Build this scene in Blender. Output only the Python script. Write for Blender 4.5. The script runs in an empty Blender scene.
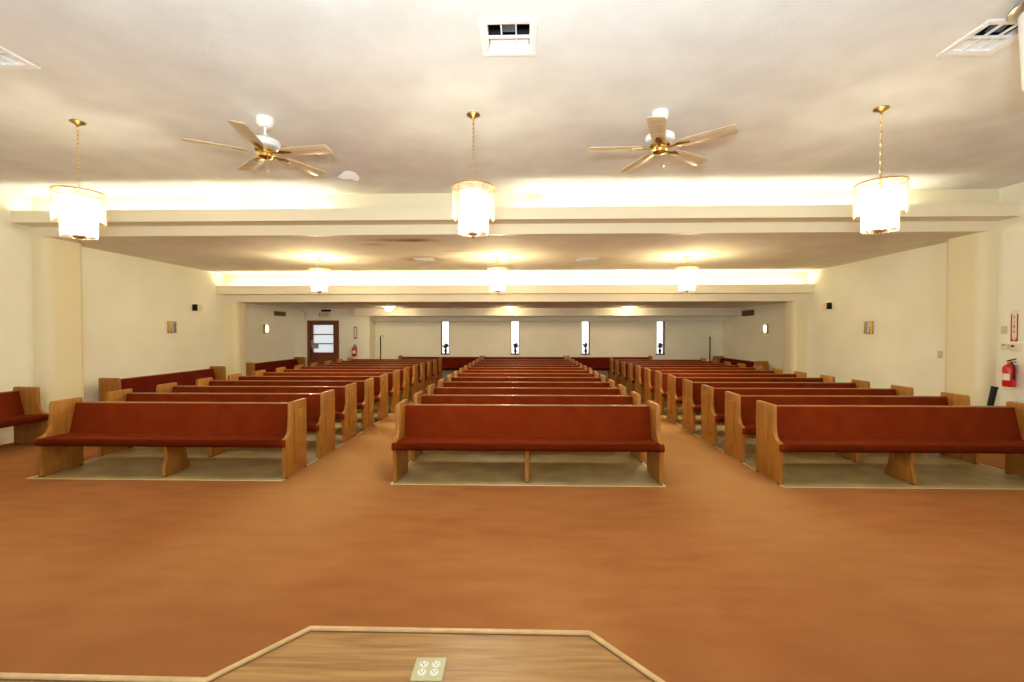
import bpy, bmesh, math, random
from mathutils import Vector, Matrix
random.seed(7)
PI = math.pi
sc = bpy.context.scene
col = sc.collection

# ------------------------------------------------------------------ materials
def srgb(r, g, b):
    f = lambda c: (c/255)/12.92 if c/255 <= .04045 else ((c/255+.055)/1.055)**2.4
    return (f(r), f(g), f(b), 1)

def mat(name, color, rough=.5, metal=0, **kw):
    m = bpy.data.materials.new(name); m.use_nodes = True
    b = m.node_tree.nodes['Principled BSDF']
    b.inputs['Base Color'].default_value = color if len(color) == 4 else (*color, 1)
    b.inputs['Roughness'].default_value = rough
    b.inputs['Metallic'].default_value = metal
    for k, v in kw.items():
        b.inputs[k.replace('_', ' ')].default_value = v
    return m

def noisy(m, c1, c2, scale=(1, 1, 1), nscale=4, detail=6, lo=.35, hi=.65, bump=0, bscale=200, bdist=.01, rough=None, distortion=0):
    nt = m.node_tree; N = nt.nodes; L = nt.links; b = N['Principled BSDF']
    tc = N.new('ShaderNodeTexCoord'); mp = N.new('ShaderNodeMapping'); mp.inputs['Scale'].default_value = scale
    no = N.new('ShaderNodeTexNoise'); no.inputs['Scale'].default_value = nscale; no.inputs['Detail'].default_value = detail
    no.inputs['Distortion'].default_value = distortion
    cr = N.new('ShaderNodeValToRGB')
    cr.color_ramp.elements[0].position = lo; cr.color_ramp.elements[1].position = hi
    cr.color_ramp.elements[0].color = c1; cr.color_ramp.elements[1].color = c2
    L.new(tc.outputs['Object'], mp.inputs['Vector']); L.new(mp.outputs['Vector'], no.inputs['Vector'])
    L.new(no.outputs['Fac'], cr.inputs['Fac']); L.new(cr.outputs['Color'], b.inputs['Base Color'])
    if bump:
        n2 = N.new('ShaderNodeTexNoise'); n2.inputs['Scale'].default_value = bscale; n2.inputs['Detail'].default_value = 4
        bp = N.new('ShaderNodeBump'); bp.inputs['Strength'].default_value = bump; bp.inputs['Distance'].default_value = bdist
        L.new(tc.outputs['Object'], n2.inputs['Vector']); L.new(n2.outputs['Fac'], bp.inputs['Height']); L.new(bp.outputs['Normal'], b.inputs['Normal'])
    return cr

def emit(name, color, strength):
    m = bpy.data.materials.new(name); m.use_nodes = True
    nt = m.node_tree; nt.nodes.clear()
    e = nt.nodes.new('ShaderNodeEmission'); o = nt.nodes.new('ShaderNodeOutputMaterial')
    e.inputs['Color'].default_value = (*color, 1); e.inputs['Strength'].default_value = strength
    nt.links.new(e.outputs[0], o.inputs['Surface'])
    return m

WARM = (1.0, .92, .69)
COVE = (1.0, .97, .80)
BULB_L, TUBE_L, GLOBE_L, SCONCE_L, WORLD_L = 510, 32, 85, 40, 1.4
EXPOSURE = 0.26

M = {}
M['wall'] = mat('cream_plaster', srgb(226, 214, 172), .75)
noisy(M['wall'], srgb(238, 236, 215), srgb(244, 242, 224), nscale=1.3, bump=.15, bscale=60)
M['pilaster'] = mat('ochre_cream_paint', srgb(234, 225, 188), .6)
M['trim'] = mat('cream_trim_paint', srgb(236, 226, 198), .55)
M['ceil'] = mat('textured_ceiling', srgb(232, 222, 204), .85)
noisy(M['ceil'], srgb(224, 223, 219), srgb(235, 235, 232), nscale=2, detail=8, bump=.35, bscale=120, bdist=.012)
M['white'] = mat('white_enamel', srgb(238, 238, 236), .35)
M['offwhite'] = mat('ivory_plastic', srgb(226, 216, 188), .4)
M['beige_plate'] = mat('beige_plastic', srgb(205, 190, 150), .4)
M['outlet_cream'] = mat('aged_cream_plastic', srgb(158, 150, 110), .4); M['outlet_white'] = mat('outlet_plastic', srgb(190, 184, 168), .4)
M['dark'] = mat('dark_void', srgb(16, 14, 12), .7)
M['duct'] = mat('grey_duct_metal', srgb(120, 130, 138), .35, .8)
M['black'] = mat('black_metal', srgb(14, 13, 12), .5, Specular_IOR_Level=.25)
M['brown_grille'] = mat('brown_grille', srgb(104, 74, 40), .6)
M['brass'] = mat('polished_brass', srgb(232, 198, 122), .25, 1)
M['brass_dull'] = mat('antique_brass', srgb(196, 162, 104), .35, 1)
M['steel'] = mat('brushed_steel', srgb(190, 190, 186), .3, 1)
M['red'] = mat('red_enamel', srgb(196, 30, 18), .3)
M['sign_red'] = mat('sign_red', srgb(170, 30, 22), .5)
M['sign_white'] = mat('sign_white', srgb(232, 224, 206), .5)
M['paper'] = mat('grey_paper', srgb(170, 165, 150), .8)

M['oak'] = mat('varnished_oak_upright', srgb(190, 130, 62), .38, Specular_IOR_Level=.3)
noisy(M['oak'], srgb(146, 92, 32), srgb(172, 116, 46), scale=(14, 14, .9), nscale=2.2, detail=8, lo=.3, hi=.7, distortion=.6)
M['oak_long'] = mat('varnished_oak_rail', srgb(196, 138, 70), .25)
noisy(M['oak_long'], srgb(136, 84, 38), srgb(172, 114, 60), scale=(.8, 14, 14), nscale=2.2, detail=8, lo=.3, hi=.7)
M['door_wood'] = mat('brown_door_wood', srgb(120, 62, 24), .45)
noisy(M['door_wood'], srgb(96, 48, 18), srgb(134, 72, 30), scale=(12, 12, .8), nscale=2, lo=.3, hi=.7)
M['fabric'] = mat('rust_red_upholstery', srgb(140, 48, 16), .9, Specular_IOR_Level=.08)
noisy(M['fabric'], srgb(106, 33, 3), srgb(116, 40, 5), nscale=6, lo=.3, hi=.7, bump=.25, bscale=500, bdist=.004)
M['fabric_dark'] = mat('wine_red_upholstery', srgb(112, 26, 16), .9, Specular_IOR_Level=.08)
noisy(M['fabric_dark'], srgb(90, 20, 6), srgb(100, 26, 8), nscale=6, lo=.3, hi=.7, bump=.25, bscale=500, bdist=.004)

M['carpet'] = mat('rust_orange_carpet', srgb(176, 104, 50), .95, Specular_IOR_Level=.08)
def carpet():
    m = M['carpet']; nt = m.node_tree; N = nt.nodes; L = nt.links; b = N['Principled BSDF']
    tc = N.new('ShaderNodeTexCoord')
    def noise(sc_, det, mp=None):
        n = N.new('ShaderNodeTexNoise'); n.inputs['Scale'].default_value = sc_; n.inputs['Detail'].default_value = det
        if mp:
            q = N.new('ShaderNodeMapping'); q.inputs['Scale'].default_value = mp
            L.new(tc.outputs['Object'], q.inputs['Vector']); L.new(q.outputs['Vector'], n.inputs['Vector'])
        else:
            L.new(tc.outputs['Object'], n.inputs['Vector'])
        return n
    a = noise(.55, 6); c = noise(5, 14, (.4, 1.2, 1)); d = noise(350, 2)
    r = N.new('ShaderNodeValToRGB'); r.color_ramp.elements[0].position = .33; r.color_ramp.elements[1].position = .66
    r.color_ramp.elements[0].color = srgb(148, 90, 46); r.color_ramp.elements[1].color = srgb(162, 107, 60)
    L.new(a.outputs['Fac'], r.inputs['Fac'])
    mx = N.new('ShaderNodeMix'); mx.data_type = 'RGBA'; mx.blend_type = 'MULTIPLY'; mx.inputs[0].default_value = .5
    r2 = N.new('ShaderNodeValToRGB'); r2.color_ramp.elements[0].position = .3; r2.color_ramp.elements[1].position = .6
    r2.color_ramp.elements[0].color = (.74, .69, .64, 1); r2.color_ramp.elements[1].color = (1, 1, 1, 1)
    L.new(c.outputs['Fac'], r2.inputs['Fac']); L.new(r.outputs['Color'], mx.inputs[6]); L.new(r2.outputs['Color'], mx.inputs[7])
    sp = N.new('ShaderNodeSeparateXYZ'); L.new(tc.outputs['Object'], sp.inputs[0])
    def math_(op, a_, b_=None):
        q = N.new('ShaderNodeMath'); q.operation = op; q.use_clamp = op == 'MAXIMUM'
        for i, v in enumerate((a_, b_)):
            if v is None: continue
            if isinstance(v, (int, float)): q.inputs[i].default_value = v
            else: L.new(v, q.inputs[i])
        return q.outputs[0]
    def lane(x):                                            # aisle lane paled by wear and by lamplight painted into the colour
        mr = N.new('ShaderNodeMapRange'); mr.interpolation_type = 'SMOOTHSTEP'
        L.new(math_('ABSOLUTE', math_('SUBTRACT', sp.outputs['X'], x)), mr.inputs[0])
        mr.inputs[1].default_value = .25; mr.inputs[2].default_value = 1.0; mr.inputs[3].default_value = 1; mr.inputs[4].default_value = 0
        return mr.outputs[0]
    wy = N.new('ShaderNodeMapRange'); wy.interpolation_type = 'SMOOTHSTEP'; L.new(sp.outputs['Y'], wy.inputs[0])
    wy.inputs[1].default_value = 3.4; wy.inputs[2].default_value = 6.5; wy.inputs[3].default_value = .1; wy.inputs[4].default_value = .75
    wear_and_light = math_('MULTIPLY', math_('MAXIMUM', lane(-2.2), lane(2.27)), wy.outputs[0])
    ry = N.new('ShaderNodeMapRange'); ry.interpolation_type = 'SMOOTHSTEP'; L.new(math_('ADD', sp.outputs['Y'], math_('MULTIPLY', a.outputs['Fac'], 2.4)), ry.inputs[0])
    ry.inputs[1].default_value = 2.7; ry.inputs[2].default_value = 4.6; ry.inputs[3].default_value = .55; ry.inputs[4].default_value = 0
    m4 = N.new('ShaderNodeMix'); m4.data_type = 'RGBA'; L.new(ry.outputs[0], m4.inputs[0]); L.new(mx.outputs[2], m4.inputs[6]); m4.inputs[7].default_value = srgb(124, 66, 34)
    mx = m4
    m3 = N.new('ShaderNodeMix'); m3.data_type = 'RGBA'; L.new(wear_and_light, m3.inputs[0]); L.new(mx.outputs[2], m3.inputs[6]); m3.inputs[7].default_value = srgb(186, 140, 84)
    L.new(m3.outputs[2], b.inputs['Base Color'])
    bp = N.new('ShaderNodeBump'); bp.inputs['Strength'].default_value = .35; bp.inputs['Distance'].default_value = .01
    L.new(d.outputs['Fac'], bp.inputs['Height']); L.new(bp.outputs['Normal'], b.inputs['Normal'])
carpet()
M['vinyl'] = mat('olive_tan_vinyl', srgb(176, 154, 104), .5, Specular_IOR_Level=.3)
noisy(M['vinyl'], srgb(146, 124, 76), srgb(172, 150, 100), nscale=3, lo=.3, hi=.7)
M['edge_strip'] = mat('pale_edge_strip', srgb(206, 186, 140), .35, .2)
M['laminate'] = mat('oak_laminate_boards', srgb(196, 148, 88), .38)
noisy(M['laminate'], srgb(116, 74, 32), srgb(146, 106, 56), scale=(1.2, 20, 16), nscale=2, detail=10, lo=.34, hi=.66, distortion=.8)
M['gap'] = mat('dark_joint', srgb(84, 54, 26), .8)
M['nosing'] = mat('pale_oak_nosing', srgb(214, 176, 120), .35)
noisy(M['nosing'], srgb(164, 130, 84), srgb(178, 144, 96), scale=(3, 3, 3), nscale=6)

def stained_ceiling():
    m = mat('stained_ceiling', srgb(226, 214, 190), .85); nt = m.node_tree; N = nt.nodes; L = nt.links; b = N['Principled BSDF']
    tc = N.new('ShaderNodeTexCoord')
    base = N.new('ShaderNodeValToRGB'); n0 = N.new('ShaderNodeTexNoise'); n0.inputs['Scale'].default_value = 2; n0.inputs['Detail'].default_value = 8
    base.color_ramp.elements[0].position = .35; base.color_ramp.elements[1].position = .65
    base.color_ramp.elements[0].color = srgb(230, 222, 204); base.color_ramp.elements[1].color = srgb(238, 232, 216)
    L.new(tc.outputs['Object'], n0.inputs['Vector']); L.new(n0.outputs['Fac'], base.inputs['Fac'])
    last = base.outputs['Color']
    for (x, y, sx, sy, amt) in ((-2.16, 9.85, .65, .4, .75), (-2.05, 7.85, .8, .2, 1.0), (-2.75, 8.2, .3, .12, .35), (-1.3, 8.9, .5, .15, .3)):
        mp = N.new('ShaderNodeMapping'); mp.vector_type = 'TEXTURE'; mp.inputs['Location'].default_value = (x, y, 3.34); mp.inputs['Scale'].default_value = (sx, sy, 1)
        L.new(tc.outputs['Object'], mp.inputs['Vector'])
        nz = N.new('ShaderNodeTexNoise'); nz.inputs['Scale'].default_value = 2.2; nz.inputs['Detail'].default_value = 5
        L.new(tc.outputs['Object'], nz.inputs['Vector'])
        ln = N.new('ShaderNodeVectorMath'); ln.operation = 'LENGTH'; L.new(mp.outputs['Vector'], ln.inputs[0])
        ad = N.new('ShaderNodeMath'); ad.operation = 'ADD'; L.new(ln.outputs['Value'], ad.inputs[0]); L.new(nz.outputs['Fac'], ad.inputs[1])
        rp = N.new('ShaderNodeMapRange'); rp.inputs[1].default_value = .7; rp.inputs[2].default_value = 1.5; rp.inputs[3].default_value = amt; rp.inputs[4].default_value = 0
        L.new(ad.outputs[0], rp.inputs[0])
        mx = N.new('ShaderNodeMix'); mx.data_type = 'RGBA'; L.new(rp.outputs[0], mx.inputs[0]); L.new(last, mx.inputs[6]); mx.inputs[7].default_value = srgb(150, 108, 58)
        last = mx.outputs[2]
    L.new(last, b.inputs['Base Color'])
    return m
M['ceil_low'] = stained_ceiling()

def glass_shade(name, tr, col_=(1, .97, .9)):
    m = bpy.data.materials.new(name); m.use_nodes = True; nt = m.node_tree; N = nt.nodes; L = nt.links; N.clear()
    o = N.new('ShaderNodeOutputMaterial'); t = N.new('ShaderNodeBsdfTransparent'); d = N.new('ShaderNodeBsdfTranslucent'); g = N.new('ShaderNodeBsdfGlossy')
    d.inputs['Color'].default_value = (*col_, 1); t.inputs['Color'].default_value = (*col_, 1); g.inputs['Roughness'].default_value = .15
    m1 = N.new('ShaderNodeMixShader'); m2 = N.new('ShaderNodeMixShader'); m1.inputs[0].default_value = tr; m2.inputs[0].default_value = .08
    L.new(d.outputs[0], m1.inputs[1]); L.new(t.outputs[0], m1.inputs[2]); L.new(m1.outputs[0], m2.inputs[1]); L.new(g.outputs[0], m2.inputs[2])
    L.new(m2.outputs[0], o.inputs['Surface'])
    return m
M['crystal'] = glass_shade('ribbed_clear_glass', .68)
M['crystal_outer'] = glass_shade('ribbed_outer_glass', .95)
M['pan'] = glass_shade('added_pan_glass', .62)
M['frost'] = glass_shade('frosted_shade_glass', .3)
M['pane'] = glass_shade('window_glass', .97, (1, 1, 1))
M['door_pane'] = glass_shade('obscure_door_glass', .12, (.88, .93, 1))
M['bulb'] = emit('warm_bulb', WARM, BULB_L); M['bulb_mid'] = emit('bright_warm_bulb', WARM, BULB_L*2.2)
M['globe'] = emit('warm_globe', (1, .74, .42), GLOBE_L*1.25)
M['sconce_bulb'] = emit('sconce_bulb', (1, .86, .6), SCONCE_L)
M['tube'] = emit('fluorescent_tube', COVE, TUBE_L); M['tube_rear'] = emit('fluorescent_tube_rear', COVE, TUBE_L*1.9)

# ------------------------------------------------------------------ mesh helpers
class MB:
    def __init__(s): s.bm = bmesh.new()
    def _x(s, verts, mtx):
        if mtx is not None: bmesh.ops.transform(s.bm, matrix=mtx, verts=verts)
    def box(s, x0, x1, y0, y1, z0, z1, bev=0, mtx=None, seg=2):
        r = bmesh.ops.create_cube(s.bm, size=1)
        v = r['verts']
        bmesh.ops.transform(s.bm, matrix=Matrix.Translation(((x0+x1)/2, (y0+y1)/2, (z0+z1)/2)) @ Matrix.Diagonal((x1-x0, y1-y0, z1-z0, 1)), verts=v)
        s._x(v, mtx)
        if bev:
            e = list({ed for q in v for ed in q.link_edges})
            bmesh.ops.bevel(s.bm, geom=e, offset=bev, segments=seg, affect='EDGES', profile=.5, clamp_overlap=True)
        return s
    def prism(s, pts, axis, a0, a1, bev=0, mtx=None, seg=2):
        """pts: 2D outline; axis 'X': pts are (y,z); 'Z': (x,y); 'Y': (x,z)"""
        def P(p, a): return {'X': (a, p[0], p[1]), 'Y': (p[0], a, p[1]), 'Z': (p[0], p[1], a)}[axis]
        A = [s.bm.verts.new(P(p, a0)) for p in pts]; B = [s.bm.verts.new(P(p, a1)) for p in pts]
        n = len(pts); fs = [s.bm.faces.new(A), s.bm.faces.new(B[::-1])]
        for i in range(n): fs.append(s.bm.faces.new((A[i], B[i], B[(i+1) % n], A[(i+1) % n])))
        bmesh.ops.recalc_face_normals(s.bm, faces=fs)
        if mtx is not None: s._x(A+B, mtx)
        if bev:
            e = [ed for ed in {ed for f in fs[:2] for ed in f.edges}]
            bmesh.ops.bevel(s.bm, geom=e, offset=bev, segments=seg, affect='EDGES', profile=.5, clamp_overlap=True)
        return s
    def lathe(s, prof, c=(0, 0, 0), n=24, mtx=None):
        """prof: (r,z) list, revolved about Z"""
        rings = []; allv = []
        for r, z in prof:
            if r < 1e-5: ring = [s.bm.verts.new((c[0], c[1], c[2]+z))]
            else: ring = [s.bm.verts.new((c[0]+r*math.cos(2*PI*i/n), c[1]+r*math.sin(2*PI*i/n), c[2]+z)) for i in range(n)]
            rings.append(ring); allv += ring
        fs = []
        for a, b in zip(rings, rings[1:]):
            for i in range(n):
                j = (i+1) % n
                if len(a) == 1 and len(b) == 1: continue
                if len(a) == 1: fs.append(s.bm.faces.new((a[0], b[i], b[j])))
                elif len(b) == 1: fs.append(s.bm.faces.new((a[i], b[0], a[j])))
                else: fs.append(s.bm.faces.new((a[i], b[i], b[j], a[j])))
        for ring in (rings[0], rings[-1]):
            if len(ring) > 1: fs.append(s.bm.faces.new(ring))
        bmesh.ops.recalc_face_normals(s.bm, faces=fs)
        s._x(allv, mtx)
        return s
    def tube(s, pts, r, n=8, closed=False):
        pts = [Vector(p) for p in pts]; rings = []; m = len(pts)
        up = Vector((0, 0, 1))
        for i, p in enumerate(pts):
            a = pts[(i-1) % m] if (closed or i > 0) else p
            b = pts[(i+1) % m] if (closed or i < m-1) else p
            t = (b-a).normalized()
            u = t.cross(up)
            if u.length < .05: u = t.cross(Vector((1, 0, 0)))
            u.normalize(); v = t.cross(u).normalized()
            rr = r[i] if isinstance(r, (list, tuple)) else r
            rings.append([s.bm.verts.new(p+u*rr*math.cos(2*PI*k/n)+v*rr*math.sin(2*PI*k/n)) for k in range(n)])
        fs = []
        for i in range(m if closed else m-1):
            a, b = rings[i], rings[(i+1) % m]
            for k in range(n): fs.append(s.bm.faces.new((a[k], b[k], b[(k+1) % n], a[(k+1) % n])))
        if not closed:
            fs.append(s.bm.faces.new(rings[0])); fs.append(s.bm.faces.new(rings[-1]))
        bmesh.ops.recalc_face_normals(s.bm, faces=fs)
        return s
    def ball(s, c, r, sub=2, sz=1):
        q = bmesh.ops.create_icosphere(s.bm, subdivisions=sub, radius=r)
        bmesh.ops.transform(s.bm, matrix=Matrix.Translation(c) @ Matrix.Diagonal((1, 1, sz, 1)), verts=q['verts'])
        return s
    def build(s, name, m, parent=None, loc=None, ang=35):
        me = bpy.data.meshes.new(name); s.bm.to_mesh(me); s.bm.free()
        me.materials.append(m)
        for p in me.polygons: p.use_smooth = True
        me.set_sharp_from_angle(angle=math.radians(ang))
        o = bpy.data.objects.new(name, me); col.objects.link(o)
        if parent: o.parent = parent
        if loc: o.location = loc
        return o

def tag(o, label, cat, group=None, kind=None):
    if label: o['label'] = label
    if cat: o['category'] = cat
    if group: o['group'] = group
    if kind: o['kind'] = kind
    return o
def thing(name, label, cat, loc=(0, 0, 0), rz=0, group=None):
    o = bpy.data.objects.new(name, None); col.objects.link(o); o.empty_display_size = .1
    o.location = loc; o.rotation_euler = (0, 0, rz)
    return tag(o, label, cat, group)
def struct(o): o['kind'] = 'structure'; return o
KIDS = {}
def copy_tree(o, parent=None):
    c = o.copy(); col.objects.link(c)
    if parent: c.parent = parent
    for ch in list(o.children): copy_tree(ch, c)
    return c
def textmesh(name, body, size, m, parent, loc, rot, depth=.002):
    cu = bpy.data.curves.new(name, 'FONT'); cu.body = body; cu.size = size; cu.extrude = depth; cu.align_x = 'CENTER'; cu.align_y = 'CENTER'
    t = bpy.data.objects.new(name, cu); col.objects.link(t)
    bpy.context.view_layer.update()
    me = bpy.data.meshes.new_from_object(t.evaluated_get(bpy.context.evaluated_depsgraph_get()))
    bpy.data.objects.remove(t); bpy.data.curves.remove(cu)
    me.materials.clear(); me.materials.append(m)
    o = bpy.data.objects.new(name, me); col.objects.link(o); o.parent = parent; o.location = loc; o.rotation_euler = rot
    return o

# ------------------------------------------------------------------ room shell
XL, XR, YB, YR = -8.16, 7.44, -1.6, 17.3
YB1, YB2 = 7.40, 12.20           # the two ceiling drops
Z1, Z2, Z3 = 4.0, 3.34, 2.61
DY = 16.1                         # wall with the door
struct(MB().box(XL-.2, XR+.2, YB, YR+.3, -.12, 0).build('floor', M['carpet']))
struct(MB().box(XL-.2, XL, YB, YR+.3, 0, Z1+.1).build('wall_left', M['wall']))
struct(MB().box(XR, XR+.2, YB, YR+.3, 0, Z1+.1).build('wall_right', M['wall']))
VENTS = [(-4.33, 3.61), (-.115, 3.53), (3.56, 3.63)]
b = MB(); hw = .165
for (x0, x1), (vx, vy) in zip(((XL-.2, -2.2), (-2.2, 1.7), (1.7, XR+.2)), VENTS):
    b.box(x0, x1, YB, vy-hw, Z1, Z1+.2).box(x0, x1, vy+hw, YB1+.02, Z1, Z1+.2).box(x0, vx-hw, vy-hw, vy+hw, Z1, Z1+.2).box(vx+hw, x1, vy-hw, vy+hw, Z1, Z1+.2)
struct(b.build('ceiling', M['ceil']))
struct(MB().box(XL, XR, YB1+.12, YB2+.02, Z2, Z2+.12).build('ceiling_middle', M['ceil_low']))
struct(MB().box(XL, XR, YB2+.3, YR+.3, Z3, Z3+.12).build('ceiling_rear', M['ceil_low']))
struct(MB().box(XL, XR, YB1, YB1+.12, Z2+.0, Z1).build('wall_drop_front', M['trim']))
struct(MB().box(XL, XR, YB2, YB2+.3, 2.58, Z2).build('wall_drop_rear', M['trim']))
# rear wall with four slit windows
wins = [-3.0, -.34, 2.32, 5.125]; ww = .16; wz0, wz1 = .93, 2.2
b = MB(); xs = [-5.72]
for w in wins:
    b.box(xs[-1], w-ww, YR, YR+.2, 0, Z3)
    b.box(w-ww, w+ww, YR, YR+.2, 0, wz0); b.box(w-ww, w+ww, YR, YR+.2, wz1, Z3)
    xs.append(w+ww)
b.box(xs[-1], XR, YR, YR+.2, 0, Z3)
struct(b.build('wall_rear', M['wall']))
for i, w in enumerate(wins):
    fr = MB()
    fr.box(w-ww, w-ww+.022, YR+.02, YR+.2, wz0, wz1); fr.box(w+ww-.022, w+ww, YR+.02, YR+.2, wz0, wz1)
    fr.box(w-ww+.022, w+ww-.022, YR+.02, YR+.2, wz1-.02, wz1)
    o = struct(fr.build('window_%d' % (i+1), M['black']))
    MB().box(w-ww+.022, w+ww-.022, YR+.16, YR+.17, wz0+.03, wz1-.02).build('pane', M['pane'], o)
    MB().box(w-ww-.005, w+ww+.005, YR-.02, YR+.2, wz0-.005, wz0+.03).build('sill', M['black'], o)
# stepped soffit over the rear wall
struct(MB().prism([(-6.0, 15.98), (XR, 15.98), (XR, YR), (-5.6, YR), (-5.6, DY+.02), (-6.0, DY+.02)], 'Z', 2.35, Z3).build('trim_1', M['wall']))
struct(MB().box(-5.72, XR, 16.85, YR, 2.19, 2.35).build('trim_2', M['wall']))
# wall with the door and its return to the rear wall
dx0, dx1, dz = -7.62, -6.68, 2.1
b = MB()
b.box(XL, dx0, DY, DY+.15, 0, Z3); b.box(dx1, -5.66, DY, DY+.15, 0, Z3); b.box(dx0, dx1, DY, DY+.15, dz, Z3)
b.prism([(-5.5, DY), (-5.72, YR+.2), (-5.9, YR+.2), (-5.68, DY)], 'Z', 0, Z3)
struct(b.build('wall_rear_left', M['wall']))
d = struct(MB().box(dx0, dx1, DY+.03, DY+.075, .01, 1.05).box(dx0, dx0+.1, DY+.03, DY+.075, 1.05, dz).box(dx1-.12, dx1, DY+.03, DY+.075, 1.05, dz)
           .box(dx0+.1, dx1-.12, DY+.03, DY+.075, 2.03, dz).build('door_1', M['door_wood']))
MB().box(dx0+.1, dx1-.12, DY+.045, DY+.055, 1.05, 2.03).build('pane', M['door_pane'], d)
MB().box(dx0+.1, dx1-.12, DY+.03, DY+.07, 1.345, 1.375).box(dx0+.1, dx1-.12, DY+.03, DY+.07, 1.675, 1.705).build('muntin', M['door_wood'], d)
MB().box(dx0+.02, dx0+.075, DY+.02, DY+.03, 1.2, 1.5, .004).tube([(dx0+.05, DY+.02, 1.23), (dx0+.05, DY-.03, 1.26), (dx0+.05, DY-.03, 1.44), (dx0+.05, DY+.02, 1.47)], .012).build('door_handle', M['steel'], d)
MB().box(dx0-.1, dx0, DY-.025, DY+.15, 0, dz+.09, .006).box(dx1, dx1+.1, DY-.025, DY+.15, 0, dz+.09, .006).box(dx0, dx1, DY-.025, DY+.15, dz, dz+.09, .006).build('door_frame', M['door_wood'], d)
tag(MB().box(-7.5, -7.33, DY+.022, DY+.029, 1.19, 1.345).build('notice', M['paper']), 'small grey notice on the lower left corner of the door glass', 'notice')

# round cornered pilasters under the two ceiling drops
def pilaster(x, sgn, y0, z1, name, dp=.7, p=.225):
    r = .14; pts = [(x-sgn*.02, y0)]
    for k in range(9):
        a = k*PI/16; pts.append((x+sgn*(p-r+r*math.sin(a)), y0+r-r*math.cos(a)))
    for k in range(9):
        a = k*PI/16; pts.append((x+sgn*(p-r+r*math.cos(a)), y0+dp-r+r*math.sin(a)))
    pts.append((x-sgn*.02, y0+dp))
    if sgn < 0: pts = pts[::-1]
    struct(MB().prism(pts, 'Z', 0, z1).build(name, M['pilaster'], ang=50))
pilaster(XL, 1, YB1, Z2, 'pillar_front_left'); pilaster(XR, -1, YB1, Z2, 'pillar_front_right')
pilaster(XL, 1, YB2, 2.58, 'pillar_rear_left', .5, .37); pilaster(XR, -1, YB2, 2.58, 'pillar_rear_right', .5, .37)

# cove valances: front board + bottom shelf
def valance(y0, y1, z0, z1, name):
    struct(MB().box(XL, XR, y0, y0+.02, z0, z1).box(XL, XR, y0+.02, y1, z0, z0+.02).build(name, M['trim']))
valance(7.09, YB1, 3.50, 3.69, 'trim_3')
valance(11.93, YB2, 2.775, 3.0, 'trim_4')

# fluorescent tubes lying in the coves
def cove_tube(x, y, z, L, label, group, lit='tube'):
    o = thing('fluorescent_tube', label, 'light tube', (x, y, z), 0, group)
    MB().box(-L/2, L/2, -.03, .03, 0, .04, .004).build('batten', M['white'], o)
    q = MB().tube([(-L/2+.03, 0, .065), (L/2-.03, 0, .065)], .018, 10).build('tube', M[lit], o)
    for s in (-1, 1): MB().box(s*(L/2-.015)-.012, s*(L/2-.015)+.012, -.02, .02, .04, .09, .003).build('lamp_holder', M['white'], o)
for x in (-7.45, -6.2, -4.95, -3.7, .45, 1.7, 2.95, 4.2, 5.45):
    cove_tube(x, 7.25, 3.52, 1.2, 'lit fluorescent tube hidden behind the front valance', 'tubes in the front cove')
for k in range(12):
    cove_tube(-7.3+1.27*k, 12.07, 2.795, 1.2, 'lit fluorescent tube hidden behind the rear valance', 'tubes in the rear cove', 'tube_rear')

# vinyl strips under the pew blocks, with pale edge strips
for i, (x0, x1, y0) in enumerate(((-1.52, 1.59, 5.2), (-5.93, -2.86, 5.29), (2.95, 6.06, 5.22))):
    struct(MB().box(x0, x1, y0, 15.85, 0, .003).build('floor_vinyl', M['vinyl']))
    struct(MB().box(x0-.015, x1+.015, y0-.02, y0, 0, .006, .002).box(x0-.02, x0, y0, 15.85, 0, .006, .002).box(x1, x1+.02, y0, 15.85, 0, .006, .002).build('trim_%d' % (5+i), M['edge_strip']))
for nm, x0, x1, y0, y1 in (('baseboard_left', XL, XL+.015, YB, 7.39), ('baseboard_right', XR-.015, XR, YB, 7.39)):
    struct(MB().box(x0, x1, y0, y1, 0, .1).build(nm, M['trim']))

# platform in the foreground
edge = [(-8.1, 1.62), (-1.14, 1.59), (-.9, 1.885), (.275, 1.885), (.52, 1.59), (7.38, 1.55)]
struct(MB().prism(edge + [(7.38, YB), (-8.1, YB)], 'Z', 0, .5).build('floor_platform', M['laminate']))
def strip(pts, w, z0, z1):
    """mitred band along a polyline, w wide to its right side (inwards)"""
    V = [Vector((p[0], p[1])) for p in pts]; n = []
    for i in range(len(V)):
        ns = []
        if i > 0: t = (V[i]-V[i-1]).normalized(); ns.append(Vector((t.y, -t.x)))
        if i < len(V)-1: t = (V[i+1]-V[i]).normalized(); ns.append(Vector((t.y, -t.x)))
        s = sum(ns, Vector((0, 0))); s.normalize(); n.append(s/max(.3, s.dot(ns[0])))
    return [(v.x, v.y) for v in V] + [(v.x+k.x*w, v.y+k.y*w) for v, k in list(zip(V, n))[::-1]]
struct(MB().prism(strip(edge, .021, 0, 0)[::-1], 'Z', .42, .509, .003).build('trim_8', M['nosing']))

inner = strip(edge, .021, 0, 0)[len(edge):][::-1]
struct(MB().prism(strip(inner, .007, 0, 0)[::-1], 'Z', .495, .5012).build('trim_9', M['gap']))
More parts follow.
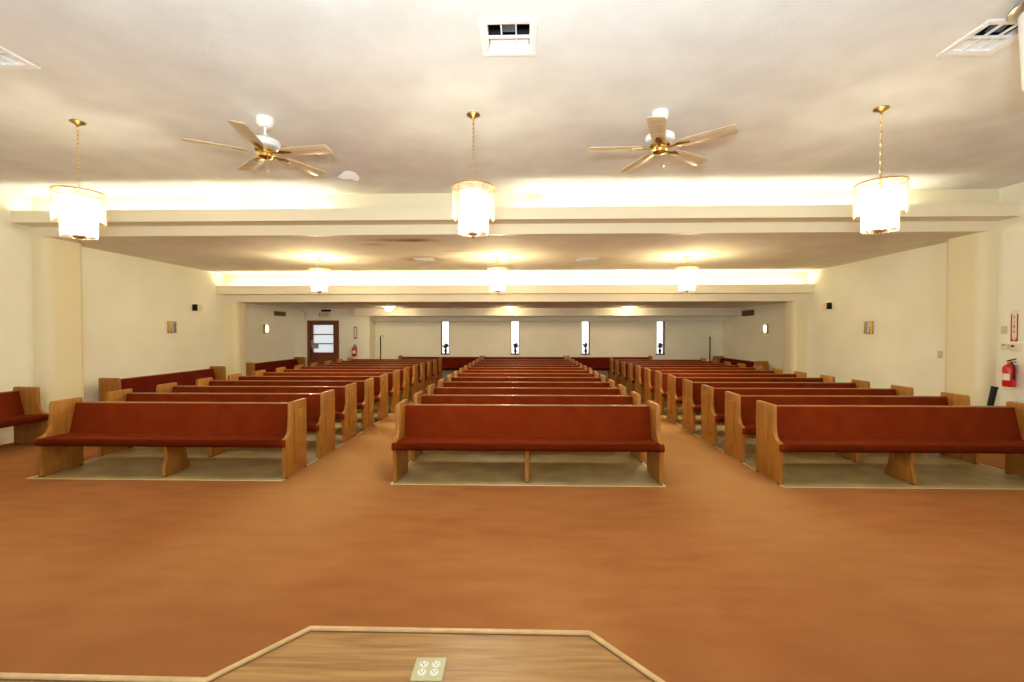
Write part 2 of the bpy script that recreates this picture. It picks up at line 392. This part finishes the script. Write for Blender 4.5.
# outlet plate let into the platform
o = thing('outlet_plate', 'square cream outlet plate with four sockets on the wooden platform', 'outlet', (-.349, 1.655, .5), math.radians(1))
MB().box(-.058, .058, -.058, .058, 0, .007, .003).build('plate', M['outlet_cream'], o)
for sx in (-1, 1):
    for sy in (-1, 1):
        q = MB().lathe([(0, .0095), (.0145, .0095), (.0165, .007), (.0165, .006)], (sx*.023, sy*.02, 0), 20).build('socket', M['outlet_white'], o)
        MB().box(sx*.023-.007, sx*.023-.005, sy*.02-.002, sy*.02+.007, .0085, .0102).box(sx*.023+.005, sx*.023+.007, sy*.02-.002, sy*.02+.007, .0085, .0102).box(sx*.023-.002, sx*.023+.002, sy*.02-.009, sy*.02-.005, .0085, .0102).build('slot', M['dark'], q)

# ------------------------------------------------------------------ pews
def end_profile():
    p = [(0, .012), (0, .43), (-.008, .452), (-.004, .474), (.018, .486)]
    for k in range(1, 8):                                   # concave sweep up from the arm nose
        a = k/8*PI/2; p.append((.018+.112*math.sin(a), .486+.16*(1-math.cos(a))))
    p += [(.132, .70), (.138, .866), (.145, .886), (.162, .898), (.51, .9), (.524, .894), (.53, .88), (.53, .012)]
    return p
EP = end_profile()
PAN = [(.19, .14), (.43, .14), (.43, .80), (.19, .80)]
def make_pew(L, fabric, group, label):
    root = thing('pew', label, 'pew', (0, 0, 0), 0, group)
    h = L/2; t = .05
    for s in (-1, 1):
        xo, xi = s*h, s*(h-t)
        m = MB().prism(EP, 'X', min(xo, xi), max(xo, xi), .008)
        a, c = (xo, xo+.012) if s > 0 else (xo-.012, xo)
        # raised field on the outer face, tapering bevel
        pts = [(.20, .13), (.43, .13), (.43, .79), (.20, .79)]
        m.prism(pts, 'X', a-.001, c+.001, .006)
        e = m.build('end_panel', M['oak'], root)
        for ya, yb in ((.004, .05), (.48, .526)):
            MB().box(min(xo, xi)+.006, max(xo, xi)-.006, ya, yb, 0, .02, .003).build('foot_glide', M['black'], e)
    w = h-t
    # cushion: body between the ends plus a front roll running across their edges
    MB().prism([(-.03, .386), (.42, .395), (.42, .46), (.3, .468), (.1, .474), (-.012, .473), (-.034, .462), (-.046, .44), (-.048, .416), (-.042, .394)], 'X', -w, w)\
        .prism([(-.002, .386), (-.002, .468), (-.014, .472), (-.034, .462), (-.046, .44), (-.048, .416), (-.042, .394), (-.03, .386)], 'X', -h, h, .008).build('seat_cushion', fabric, root, ang=60)
    MB().box(-w, w, .12, .44, .37, .395, .004).build('seat_board', M['oak_long'], root)
    MB().prism([(.33, .43), (.425, .832), (.475, .832), (.385, .43)], 'X', -w, w, .004).build('backrest', fabric, root)
    MB().prism([(.385, .40), (.475, .834), (.492, .834), (.402, .40)], 'X', -w, w).build('back_board', M['oak_long'], root)
    MB().box(-w, w, .424, .49, .832, .845, .005).build('top_rail', M['oak_long'], root)
    leg = [(.03, .012), (.035, .10), (.075, .22), (.05, .395), (.43, .395), (.38, .26), (.40, .14), (.44, .06), (.45, .012)]
    l = MB().prism(leg, 'X', -.024, .024, .004).build('leg', M['oak'], root)
    MB().box(-.02, .02, .035, .07, 0, .014).build('foot_glide', M['black'], l)
    return root
ORD = ['front', 'second', 'third', 'fourth', 'fifth', 'sixth', 'seventh', 'eighth', 'ninth', 'tenth', 'eleventh', 'twelfth']
P = .893
def rowtext(k, block):
    if k == 0: return 'red cushioned oak pew at the very front of the %s' % block
    if k == 11: return 'red cushioned oak pew in the rearmost row of the %s' % block
    return 'red cushioned oak pew, %s row from the front of the %s' % (ORD[k], block)
def block(x0, x1, y0, text, group, longer=0):
    proto = make_pew(x1-x0, M['fabric'], group, rowtext(0, text))
    for k in range(12):
        if k == 1 and longer:                                # the rows behind the first are a little longer on the wall side
            x0 -= longer; o = proto = make_pew(x1-x0, M['fabric'], group, rowtext(1, text))
        else:
            o = proto if k == 0 else copy_tree(proto)
        o.location = ((x0+x1)/2, y0+P*k, 0)
        o['label'] = rowtext(k, text)
    return proto
block(-1.53, 1.60, 5.25, 'centre block', 'pews of the centre block')
block(-5.87, -2.83, 5.34, 'left block', 'pews of the left block', .11)
block(2.92, 6.03, 5.29, 'right block', 'pews of the right block')
WP = 'wall pews'
wp = make_pew(3.08, M['fabric_dark'], WP, 'dark red pew against the left wall between the two pillars')
wp.location = (-7.46, 9.9, 0); wp.rotation_euler = (0, 0, PI/2)
def wall_pew(loc, rz, label):
    o = copy_tree(wp); o.location = loc; o.rotation_euler = (0, 0, rz); o['label'] = label; return o
# local -Y faces the room: rotated +90 deg it faces +X
wall_pew((-1.58-1.545, 16.68, 0), 0, 'dark red pew against the rear wall, under the first slit window from the left')
wall_pew((0.0, 16.68, 0), 0, 'dark red pew against the rear wall behind the centre block, between the aisles')
wall_pew((1.61+1.545, 16.68, 0), 0, 'dark red pew against the rear wall, left of the rightmost slit window')
wall_pew((6.81, 15.47, 0), -PI/2, 'dark red pew against the right wall in the far rear corner')
wall_pew((-7.55, 14.34, 0), PI/2, 'dark red pew against the left wall, just before the brown door')
o = make_pew(3.08, M['fabric'], WP, 'red pew against the left wall in front of the near pillar, cut by the frame'); o.location = (-7.47, 5.44, 0); o.rotation_euler = (0, 0, PI/2)

# ------------------------------------------------------------------ chandeliers
def make_chandelier(drop, label, group, bulb='bulb'):
    """origin at the ceiling; the lamp body's top hangs 'drop' below it"""
    root = thing('chandelier', label, 'chandelier', (0, 0, 0), 0, group)
    MB().lathe([(0, 0), (.065, 0), (.07, -.008), (.05, -.02), (.02, -.035), (.012, -.05), (0, -.05)], n=24).build('canopy', M['brass_dull'], root)
    c = MB(); z = -.05; k = 0
    while z > -drop-.02:
        pts = []
        for q in range(10):
            a = 2*PI*q/10; u = .011*math.cos(a); v = .027*math.sin(a)
            pts.append((u, 0, z-.024+v) if k % 2 == 0 else (0, u, z-.024+v))
        c.tube(pts, .003, 5, True); z -= .045; k += 1
    c.build('chain', M['brass'], root)
    D = -drop
    def ring(r, zz, tr):
        return [(r*math.cos(2*PI*i/32), r*math.sin(2*PI*i/32), zz) for i in range(32)]
    f = MB().tube(ring(.216, D, 0), .007, 6, True).tube(ring(.14, D-.05, 0), .006, 6, True)
    for i in range(5):
        a = 2*PI*i/5+.3
        f.tube([(0, 0, D+.005), (.216*math.cos(a), .216*math.sin(a), D)], .004, 6)
        f.tube([(.213*math.cos(a), .213*math.sin(a), D), (.213*math.cos(a), .213*math.sin(a), D-.33)], .0035, 6)
        f.tube([(.14*math.cos(a), .14*math.sin(a), D-.05), (.14*math.cos(a), .14*math.sin(a), D-.46)], .003, 6)
    f.tube([(0, 0, D+.02), (0, 0, D-.47)], .008, 8)
    f.build('frame', M['brass'], root)
    MB().lathe([(.01, D-.055), (.13, D-.06), (.132, D-.066), (.01, D-.064)], n=28).build('added_glass_pan', M['pan'], root)  # added glass disc, softens the bulbs' upward light on the ceiling
    def panels(n, r, z0, z1, w, gm):
        for i in range(n):
            a = 2*PI*i/n; m = Matrix.Rotation(a, 4, 'Z')
            pts = []
            for q in range(7):
                t = (q/6-.5)*w/r; pts.append(((r)*math.cos(t), r*math.sin(t)))
            for q in range(7):
                t = (.5-q/6)*w/r; pts.append(((r+.007)*math.cos(t), (r+.007)*math.sin(t)))
            MB().prism(pts, 'Z', z1, z0, mtx=m).build('glass_panel', M[gm], root)
    panels(10, .214, D-.008, D-.325, .122, 'crystal_outer')
    panels(8, .145, D-.06, D-.475, .104, 'crystal')
    for i in range(5):
        a = 2*PI*i/5; x, y = .075*math.cos(a), .075*math.sin(a)
        q = MB().ball((x, y, D-.25-.12*(i % 2)), .032, 2, 1.25).build('bulb', M[bulb], root)
        MB().lathe([(.014, 0), (.014, .06), (0, .06)], (x, y, D-.215-.12*(i % 2)), 10).build('bulb_socket', M['brass_dull'], q)
    MB().lathe([(0, -.465), (.055, -.47), (.05, -.483), (.025, -.495), (.012, -.5), (.016, -.513), (.008, -.525), (0, -.527)], (0, 0, D), 20).build('finial', M['brass_dull'], root)
    return root
G1 = 'long-chained chandeliers under the front ceiling'
ch = make_chandelier(.75, 'tiered glass chandelier on a long chain, in the middle of the front three', G1); ch.location = (-.525, 4.75, Z1)
for x, y, lb in ((-4.77, 4.80, 'tiered glass chandelier on a long chain beside the left wall, before the left pews'), (3.59, 4.73, 'tiered glass chandelier on a long chain at the right, above the front right pew')):
    o = copy_tree(ch); o.location = (x, y, Z1); o['label'] = lb
G2 = 'short-chained chandeliers under the middle ceiling'
c2 = make_chandelier(.24, 'small-looking chandelier close to the middle ceiling, central of its row', G2, 'bulb_mid'); c2.location = (-.55, 9.6, Z2)
for x, lb in ((-4.33, 'chandelier close to the middle ceiling, left one of its row, over the left pews'), (3.38, 'chandelier close to the middle ceiling, right one of its row, over the right pews')):
    o = copy_tree(c2); o.location = (x, 9.6, Z2); o['label'] = lb

# glowing domes under the rear ceiling
dm = thing('ceiling_light', '', 'ceiling light', (-4.5, 15.2, Z3), 0, 'dome lights on the rear ceiling')
MB().lathe([(0, 0), (.13, 0), (.13, -.02), (.11, -.03), (0, -.03)], n=24).build('base', M['white'], dm)
MB().lathe([(.1, -.03), (.12, -.05), (.105, -.085), (.06, -.115), (0, -.125)], n=24).build('globe', M['globe'], dm)
for k, (x, y, lb) in enumerate(((-4.5, 15.15, 'glowing dome light on the low rear ceiling, left of the slit windows'), (-.47, 15.3, 'glowing dome light on the low rear ceiling above the second slit window'), (3.53, 15.4, 'glowing dome light on the low rear ceiling, rightmost of the three'))):
    o = dm if k == 0 else copy_tree(dm); o.location = (x, y, Z3); o['label'] = lb

# ------------------------------------------------------------------ ceiling fans
M['blade'] = mat('washed_oak_blade', srgb(206, 184, 146), .3)
noisy(M['blade'], srgb(196, 172, 132), srgb(214, 194, 158), scale=(1, 12, 12), nscale=3)
fan = thing('ceiling_fan', '', 'ceiling fan', (-2.72, 4.77, Z1), 0, 'ceiling fans')
MB().lathe([(0, 0), (.084, 0), (.088, -.03), (.078, -.07), (.045, -.1), (0, -.1)], n=28).build('canopy', M['white'], fan)
MB().tube([(0, 0, -.07), (0, 0, -.19)], .013, 12).build('downrod', M['white'], fan)
MB().lathe([(0, -.175), (.035, -.18), (.045, -.2), (.10, -.215), (.145, -.245), (.15, -.275), (.135, -.305), (.1, -.32), (0, -.32)], n=36).build('motor_housing', M['white'], fan)
MB().lathe([(.09, -.32), (.1, -.33), (.1, -.345), (.07, -.352), (.07, -.375), (.082, -.385), (.07, -.41), (.03, -.425), (0, -.428)], n=28).build('hub', M['brass'], fan)
for k in range(5):
    m = Matrix.Rotation(2*PI*k/5, 4, 'Z') @ Matrix.Translation((0, 0, -.365)) @ Matrix.Rotation(math.radians(-8), 4, 'X')
    bl = MB().prism([(.2, -.062), (.26, -.07), (.68, -.082), (.715, -.076), (.727, -.06), (.727, .06), (.715, .076), (.68, .082), (.26, .07), (.2, .062)], 'Z', -.004, .004, .0015, mtx=m).build('blade', M['blade'], fan)
    b = MB().prism([(.075, -.012), (.15, -.014), (.19, -.045), (.29, -.018), (.3, 0), (.29, .018), (.19, .045), (.15, .014), (.075, .012)], 'Z', -.011, -.004, .0015, mtx=m).build('blade_bracket', M['brass_dull'], bl)
MB().tube([(.05, -.03, -.4), (.052, -.032, -.56)], .003, 6).ball((.052, -.032, -.57), .01, 1, 1.6).build('pull_chain', M['brass'], fan)
fan.rotation_euler = (0, 0, math.radians(-7)); fan['label'] = 'white and brass five-blade ceiling fan between the left and middle chandeliers'
f2 = copy_tree(fan); f2.location = (1.39, 4.75, Z1); f2.rotation_euler = (0, 0, math.radians(-37)); f2['label'] = 'white and brass five-blade ceiling fan between the middle and right chandeliers'

# ------------------------------------------------------------------ ceiling air diffusers
def make_diffuser(label, group, w=.43):
    r = thing('air_diffuser', label, 'vent', (0, 0, 0), 0, group); h = w/2
    def sq(m, a, za, b_, zb, t=.004):
        for k in range(4):
            q = Matrix.Rotation(k*PI/2, 4, 'Z')
            m.prism([(a, za), (b_, zb), (b_, zb+t), (a, za+t)], 'X', 0, 1) if False else None
            v = [m.bm.verts.new(q @ Vector(p)) for p in ((-a, -a, za), (a, -a, za), (b_, -b_, zb), (-b_, -b_, zb))]
            v2 = [m.bm.verts.new(q @ Vector(p)) for p in ((-a, -a, za+t), (a, -a, za+t), (b_, -b_, zb+t), (-b_, -b_, zb+t))]
            m.bm.faces.new(v); m.bm.faces.new(v2[::-1])
            for i in range(4): m.bm.faces.new((v[i], v2[i], v2[(i+1) % 4], v[(i+1) % 4]))
        return m
    f = MB()
    for k in range(4):
        f.box(-h, h, h-.035, h, -.014, 0, .003, mtx=Matrix.Rotation(k*PI/2, 4, 'Z'))
    f.build('frame', M['white'], r)
    MB().box(-h+.03, h-.03, -h+.03, h-.03, -.003, -.001).build('throat', M['dark'], r)
    sq(MB(), h-.03, -.012, h-.085, -.03).build('vane', M['white'], r)
    sq(MB(), h-.085, -.012, h-.14, -.035).build('vane', M['white'], r)
    b_ = MB(); b_.box(-.004, .004, -h+.035, h-.035, -.02, -.008).box(-h+.035, h-.035, -.004, .004, -.02, -.008).build('cross_bar', M['white'], r)
    MB().prism([(-.055, -.02), (.055, -.02), (.02, -.04), (-.02, -.04)], 'Y', -.055, .055).build('core', M['white'], r)
    return r
GV = 'square ceiling vents'
def make_register(label):
    r = thing('air_diffuser', label, 'vent', (0, 0, 0), 0, GV); h = .215; a = .16
    f = MB(); w_ = MB(); dk = MB()
    for k in range(4):
        q = Matrix.Rotation(k*PI/2, 4, 'Z')
        f.prism([(a, -.004), (h-.012, -.016), (h, -.012), (h, 0), (a, 0)], 'X', -h, h, mtx=q @ Matrix.Identity(4)) if k % 2 == 0 else f.prism([(a, -.004), (h-.012, -.016), (h, -.012), (h, 0), (a, 0)], 'X', -a, a, mtx=q)
        w_.box(-a, a, a-.004, a, -.004, .045, mtx=q); dk.box(-a, a, a-.004, a, .045, .18, mtx=q)
    f.build('frame', M['white'], r); w_.build('throat', M['white'], r)
    dk.box(-a, a, -a, a, .18, .19).build('duct', M['dark'], r)  # upper walls and top coloured near-black in place of the recess's shade
    for x in (-.055, .055): MB().box(x-.005, x+.005, -a+.004, a-.004, -.002, .014).build('bar', M['white'], r)
    MB().box(-a+.004, a-.004, -.006, .006, -.004, .016).build('cross_bar', M['white'], r)
    MB().prism([(-.09, .05), (-.02, .03), (-.02, .036), (-.09, .056)], 'X', -.06, .06).build('damper', M['duct'], r)
    MB().prism([(.05, .045), (.155, .012), (.155, .018), (.05, .051)], 'X', -.15, .15).build('deflector', M['white'], r)
    return r
dv = make_diffuser('stained square vent in the middle ceiling, left of its central chandelier', GV); dv.location = (-2.16, 9.87, Z2)
rg = make_register('white square ceiling vent nearest the camera, top centre'); rg.location = (-.115, 3.53, Z1)
for (x, y), lb in ((VENTS[0], 'white square ceiling vent at the top left edge of the picture'), (VENTS[2], 'white square ceiling vent at the top right beside the hanging white can')):
    o = copy_tree(rg); o.location = (x, y, Z1); o['label'] = lb
for x, y, z, lb in ((1.36, 9.94, Z2, 'square vent in the middle ceiling, right of its central chandelier'),
                    (-2.25, 15.5, Z3, 'small dark vent in the rear ceiling between left and middle dome lights'), (2.23, 15.45, Z3, 'small dark vent in the rear ceiling between middle and right dome lights')):
    o = copy_tree(dv); o.location = (x, y, z); o['label'] = lb

# white can hanging at the right edge
o = thing('pendant_lamp', 'white hanging can with a grey ceiling cap at the right edge', 'pendant', (3.51, 3.19, Z1))
MB().lathe([(0, 0), (.06, 0), (.06, -.03), (.185, -.035), (.19, -.055), (.15, -.075), (0, -.075)], n=32).build('ceiling_cap', M['steel'], o)
MB().lathe([(0, -.075), (.13, -.075), (.14, -.09), (.115, -.58), (.1, -.6), (0, -.6)], n=32).build('body', M['white'], o)

# peeling paint flake and round detector
fl = MB(); vs = []
pts = [(-.16, .02), (-.05, .05), (.02, .035), (.12, .06), (.17, .01), (.12, -.05), (.03, -.07), (-.03, -.04), (-.08, -.01)]
fl.prism([(x, y) for x, y in pts], 'Z', -.006, 0)
for v in fl.bm.verts: v.co.z -= .9*max(0, v.co.y+.04)+.15*max(0, v.co.x)
o = tag(fl.build('paint_flake', M['white'], loc=(-2.48, 6.4, Z1)), 'curled white flake of peeling paint on the ceiling right of the left fan', 'paint flake')
o = thing('smoke_detector', 'round cream detector on the lit wall above the front valance', 'detector', (.17, YB1, 3.86))
MB().lathe([(0, .05), (.07, .045), (.12, .03), (.135, .012), (.135, 0), (0, 0)], n=32, mtx=Matrix.Rotation(PI/2, 4, 'X')).build('housing', M['offwhite'], o)
MB().lathe([(0, .056), (.018, .054), (.02, .045), (0, .045)], n=16, mtx=Matrix.Rotation(PI/2, 4, 'X')).build('sensor', M['beige_plate'], o)

# ------------------------------------------------------------------ things on the walls
def sconce(x, y, z, s, label, lit):
    r = thing('wall_sconce', label, 'sconce', (x, y, z), 0, 'wall sconces')
    def bx(m, a, b_, *q): return m.box(min(s*a, s*b_), max(s*a, s*b_), *q)
    bx(MB(), 0, .015, -.1, .1, -.14, .14, .004).build('back_plate', M['brass_dull'], r)
    arc = [(s*(.012+.085*math.sin(a)), -.055*math.cos(a)) for a in [k*PI/10 for k in range(11)]]
    MB().prism(arc if s < 0 else arc[::-1], 'Z', -.125, .125).build('shade', M['frost'], r)
    for t in (-1, 1):
        m = MB(); bx(m, .015, .07, t*.08-.012, t*.08+.012, -.13, .13, .004); m.build('side_bar', M['brass'], r)
    if lit: MB().tube([(s*.045, 0, -.09), (s*.045, 0, .09)], .012, 8).build('bulb', M['sconce_bulb'], r)
    return r
sconce(XL, 10.35, 1.88, 1, 'unlit brass and glass sconce on the left wall between the pillars', False)
sconce(XR, 10.03, 1.86, -1, 'unlit brass and glass sconce on the right wall between the pillars', False)
sconce(XL, 14.2, 1.87, 1, 'lit sconce on the left rear wall, before the brown door', True)
sconce(XR, 14.2, 1.87, -1, 'lit sconce on the right wall beyond the rear pillar', True)

def wall_speaker(x, y, z, s, label):
    r = thing('wall_speaker', label, 'wall box', (x, y, z), 0, 'small boxes high on the side walls')
    a, b_ = (0, .12) if s > 0 else (-.12, 0)
    MB().box(a, b_, .0, .16, -.075, .075, .006).build('housing', M['offwhite'], r)
    MB().box(a+.004, b_+.0 if s > 0 else b_-.004, -.03, .0, -.078, .078, .004).build('grille', M['black'], r)
    MB().box(a*.5+b_*.5-.02, a*.5+b_*.5+.02, .16, .24, -.03, .03, .004).build('bracket', M['offwhite'], r)
wall_speaker(XL, 11.07, 2.37, 1, 'small black-faced box high on the left wall above the sconce')
wall_speaker(XR, 11.28, 2.4, -1, 'small black-faced box high on the right wall above the sconce')

def grille(x, y0, y1, z0, z1, s, label):
    r = thing('wall_vent', label, 'vent', (x, (y0+y1)/2, (z0+z1)/2), 0, 'brown wall vents'); h = (y1-y0)/2; k = (z1-z0)/2
    MB().box(min(0, s*.012), max(0, s*.012), -h, h, -k, k, .003).build('frame', M['brown_grille'], r)
    m = MB()
    for i in range(6):
        zz = -k+.025+i*(2*k-.05)/5
        m.box(min(s*.01, s*.022), max(s*.01, s*.022), -h+.02, h-.02, zz-.005, zz+.005)
    m.build('louvre', M['brown_grille'], r)
grille(XL, 14.72, 15.45, 2.31, 2.46, 1, 'brown slotted vent high on the left rear wall')
grille(XR, 14.98, 15.81, 2.31, 2.5, -1, 'brown slotted vent high on the right rear wall')

def extinguisher(x, y, z, rz, label):
    r = thing('fire_extinguisher', label, 'fire extinguisher', (x, y, z), rz, 'fire extinguishers')
    MB().lathe([(0, 0), (.068, 0), (.076, .012), (.076, .27), (.07, .3), (.045, .33), (.024, .342), (.024, .36), (0, .36)], n=28).build('cylinder', M['red'], r)
    MB().lathe([(.02, .355), (.026, .36), (.026, .385), (.018, .39), (0, .39)], n=16).build('valve', M['brass_dull'], r)
    MB().prism([(-.03, .385), (.05, .40), (.13, .425), (.128, .437), (.05, .416), (-.03, .40)], 'X', -.011, .011, .003).prism([(.0, .37), (.11, .365), (.11, .376), (.0, .384)], 'X', -.009, .009, .002).build('handle', M['black'], r)
    MB().tube([(.02, 0, .37), (.06, -.02, .36), (.092, -.02, .31), (.092, -.02, .2), (.088, -.02, .12)], [.01]*4+[.014], 8).build('hose', M['black'], r)
    a = [( .0775*math.cos(t), .0775*math.sin(t)) for t in [(-.9+k*.18)*1.0-PI/2 for k in range(11)]]
    b_ = [(p[0]*.97, p[1]*.97) for p in a[::-1]]
    MB().prism(a+b_, 'Z', .1, .2).build('label_band', M['sign_white'], r)
    MB().box(-.03, .03, .07, .092, .2, .33, .003).build('wall_hook', M['steel'], r)
extinguisher(XR-.092, 7.11, .93, -PI/2+.0, 'red fire extinguisher on the right wall beside the near pillar')
extinguisher(-6.0, DY-.092, .92, 0, 'red fire extinguisher on the rear wall right of the brown door')

# strip sign above the near extinguisher
r = thing('extinguisher_sign', 'narrow white and red sign high above the right wall extinguisher', 'sign', (XR, 7.13, 1.85))
MB().box(-.006, 0, -.052, .052, -.235, .235, .002).build('board', M['sign_white'], r)
MB().box(-.008, -.006, -.052, -.034, -.235, .18).box(-.008, -.006, .034, .052, -.235, .18).box(-.008, -.006, -.034, .034, -.235, -.185).build('border', M['sign_red'], r)
textmesh('lettering', '\n'.join('FIRE'), .07, M['sign_red'], r, (-.0075, 0, .02), (PI/2, 0, -PI/2), .0008)
MB().prism([(-.03, -.19), (.03, -.19), (0, -.225)], 'X', -.0095, -.008).build('arrow', M['sign_white'], r)
# frame above the far extinguisher
r = thing('extinguisher_sign', 'thin upright frame sign above the rear extinguisher, right of the door', 'sign', (-5.99, DY, 1.75))
MB().box(-.06, .06, -.006, 0, -.21, .21, .002).build('board', M['sign_white'], r)
MB().box(-.06, -.042, -.009, -.006, -.21, .21).box(.042, .06, -.009, -.006, -.21, .21).box(-.042, .042, -.009, -.006, -.21, -.17).box(-.042, .042, -.009, -.006, .18, .21).build('border', M['brown_grille'], r)

# plates and boxes on the right wall
def plate(x, y, z, w, h, t, s, label, m, cat='switch plate', name='switch_plate', knob=True):
    r = thing(name, label, cat, (x, y, z))
    MB().box(min(0, s*t), max(0, s*t), -w/2, w/2, -h/2, h/2, min(.006, t*.4)).build('plate' if t < .02 else 'housing', m, r)
    if knob: MB().box(min(s*t, s*(t+.012)), max(s*t, s*(t+.012)), -.006, .006, -.012, .012, .002).build('toggle', M['offwhite'], r)
    return r
plate(XR, 8.36, 1.36, .1, .13, .008, -1, 'small cream switch plate on the right wall behind the near pillar', M['beige_plate'])
plate(XR, 7.28, 1.79, .09, .12, .008, -1, 'square beige plate left of the red and white sign', M['beige_plate'], 'wall plate', 'blank_plate', False)
r = plate(XR, 7.255, 1.535, .1, .09, .03, -1, 'left of two small cream boxes above the near extinguisher', M['offwhite'], 'wall box', 'thermostat', False)
MB().box(-.034, -.03, -.02, .03, .015, .03).build('dial', M['dark'], r)
r = plate(XR, 7.1, 1.53, .14, .12, .035, -1, 'right, larger of two small cream boxes above the near extinguisher', M['offwhite'], 'wall box', 'thermostat', False)
MB().box(-.04, -.035, 0, .045, .0, .03).build('dial', M['dark'], r)

# dark tube leaning in the corner by the near right pillar
o = thing('black_tube', 'black tube leaning in the corner below the right wall extinguisher', 'tube', (7.1, 7.25, 0))
MB().tube([(0, 0, 0), (.06, -.02, .45), (.125, -.05, .9)], [.032, .036, .04], 12).build('shaft', M['black'], o)
MB().tube([(.124, -.0495, .895), (.129, -.052, .92)], .044, 12).build('end_cap', M['black'], o)

# exit sign over the door
r = thing('exit_sign', 'cream exit sign with red letters above the brown door', 'sign', (-7.1, DY, 2.4))
MB().box(-.2, .2, -.05, 0, -.12, .1, .005).build('housing', M['sign_white'], r)
textmesh('lettering', 'EXIT', .17, M['sign_red'], r, (0, -.052, -.015), (PI/2, 0, 0), .003)
MB().box(-.08, .24, -.1, 0, .1, .17, .008).build('lamp_bar', M['black'], r)
tag(MB().tube([(-8.05, DY-.012, 2.56), (-7.92, DY-.012, 2.55), (-7.82, DY-.012, 2.49), (-7.77, DY-.012, 2.38), (-7.77, DY-.012, 2.24)], .012, 6).build('wall_cable', M['beige_plate']), 'curved beige cable on the wall left of the exit sign', 'cable')

# floor poles by the rear wall
r = thing('hooked_pole', 'thin black floor pole with a hook by the rear wall, right of the door', 'pole', (-5.3, 16.75, 0))
MB().lathe([(0, 0), (.13, 0), (.13, .015), (.03, .03), (0, .03)], n=20).build('base', M['black'], r)
MB().tube([(0, 0, .02), (0, 0, 1.62)], .022, 8).build('pole', M['black'], r)
MB().tube([(0, 0, 1.6), (.03, 0, 1.66), (.08, 0, 1.665), (.11, 0, 1.62), (.1, 0, 1.56)], .01, 6).build('hook', M['brass_dull'], r)
r = thing('floor_pole', 'plain black floor pole in the far right rear corner', 'pole', (6.66, 16.55, 0))
MB().lathe([(0, 0), (.12, 0), (.12, .015), (.03, .03), (0, .03)], n=20).build('base', M['black'], r)
MB().tube([(0, 0, .02), (0, 0, 1.58)], .024, 8).ball((0, 0, 1.59), .03, 1).build('pole', M['black'], r)

# vases on the window sills
def vase(x, label, seed, wid, hh):
    rnd = random.Random(seed)
    r = thing('flower_vase', label, 'vase', (x, YR+.07, wz0+.03), 0, 'dark flower vases on the slit window sills')
    MB().lathe([(0, 0), (.035, 0), (.03, .02), (.05, .08), (.055, .13), (.035, .17), (.03, .19), (.038, .2), (0, .2)], n=16).build('vase', M['black'], r)
    m = MB(); tips = []
    for i in range(15):
        a = rnd.uniform(0, 2*PI); q = rnd.uniform(.2, 1)*wid; z = .2+(hh-.2)*rnd.uniform(.2, 1)
        tip = (q*math.cos(a), .4*q*math.sin(a), z); tips.append(tip)
        m.tube([(0, 0, .17), (tip[0]*.4, tip[1]*.4, .17+(z-.17)*.6), tip], .006, 5)
    m.build('stems', M['leaf'], r)
    for t in tips:
        MB().ball(t, rnd.uniform(.04, .058), 1, .8).build('bloom', M['bloom'], r)
M['leaf'] = mat('dark_stem', srgb(40, 46, 30), .7); M['bloom'] = mat('dusky_bloom', srgb(60, 46, 44), .7)
vase(wins[0]+.01, 'dark vase of flowers on the first slit window sill from the left', 1, .075, .36)
vase(wins[1]+.01, 'dark vase with spread stems on the second slit window sill from the left', 5, .075, .38)
vase(wins[2]+.02, 'slim dark vase of flowers on the third slit window sill from the left', 9, .08, .4)
vase(wins[3]-.0, 'dark vase of flowers on the rightmost slit window sill', 14, .08, .4)

# bounce flash of the photographer, on the platform behind the camera, aimed at the ceiling
fl_ = bpy.data.lights.new('bounce_flash', 'AREA'); fl_.energy = 400; fl_.shape = 'DISK'; fl_.size = .5; fl_.color = (.80, .94, 1)
fo = bpy.data.objects.new('bounce_flash', fl_); col.objects.link(fo); fo.location = (-.1, -.5, 2.0)
fo.rotation_euler = Vector((0, .3, 1)).to_track_quat('-Z', 'Y').to_euler()

# ------------------------------------------------------------------ world, camera, view
w = bpy.data.worlds.new('daylight'); sc.world = w; w.use_nodes = True
bg = w.node_tree.nodes['Background']; bg.inputs['Color'].default_value = (1, .97, .94, 1); bg.inputs['Strength'].default_value = WORLD_L

cam = bpy.data.cameras.new('camera'); co = bpy.data.objects.new('camera', cam); col.objects.link(co)
cam.sensor_width = 36; cam.lens = 457/1024*36; cam.clip_end = 100; cam.clip_start = .05
yaw, pit = .026248, -.017504
fw = Vector((-math.sin(yaw)*math.cos(pit), math.cos(yaw)*math.cos(pit), math.sin(pit)))
co.location = (0, 0, 1.743); co.rotation_euler = fw.to_track_quat('-Z', 'Y').to_euler()
sc.camera = co
sc.view_settings.view_transform = 'Standard'; sc.view_settings.look = 'None'
sc.view_settings.gamma = 1; sc.view_settings.use_curve_mapping = False; sc.view_settings.exposure = EXPOSURE
sc.cycles.use_denoising = True
sc.cycles.max_bounces = 10; sc.cycles.diffuse_bounces = 6; sc.cycles.transparent_max_bounces = 12
sc.cycles.sample_clamp_indirect = 6
sc.cycles.caustics_reflective = False
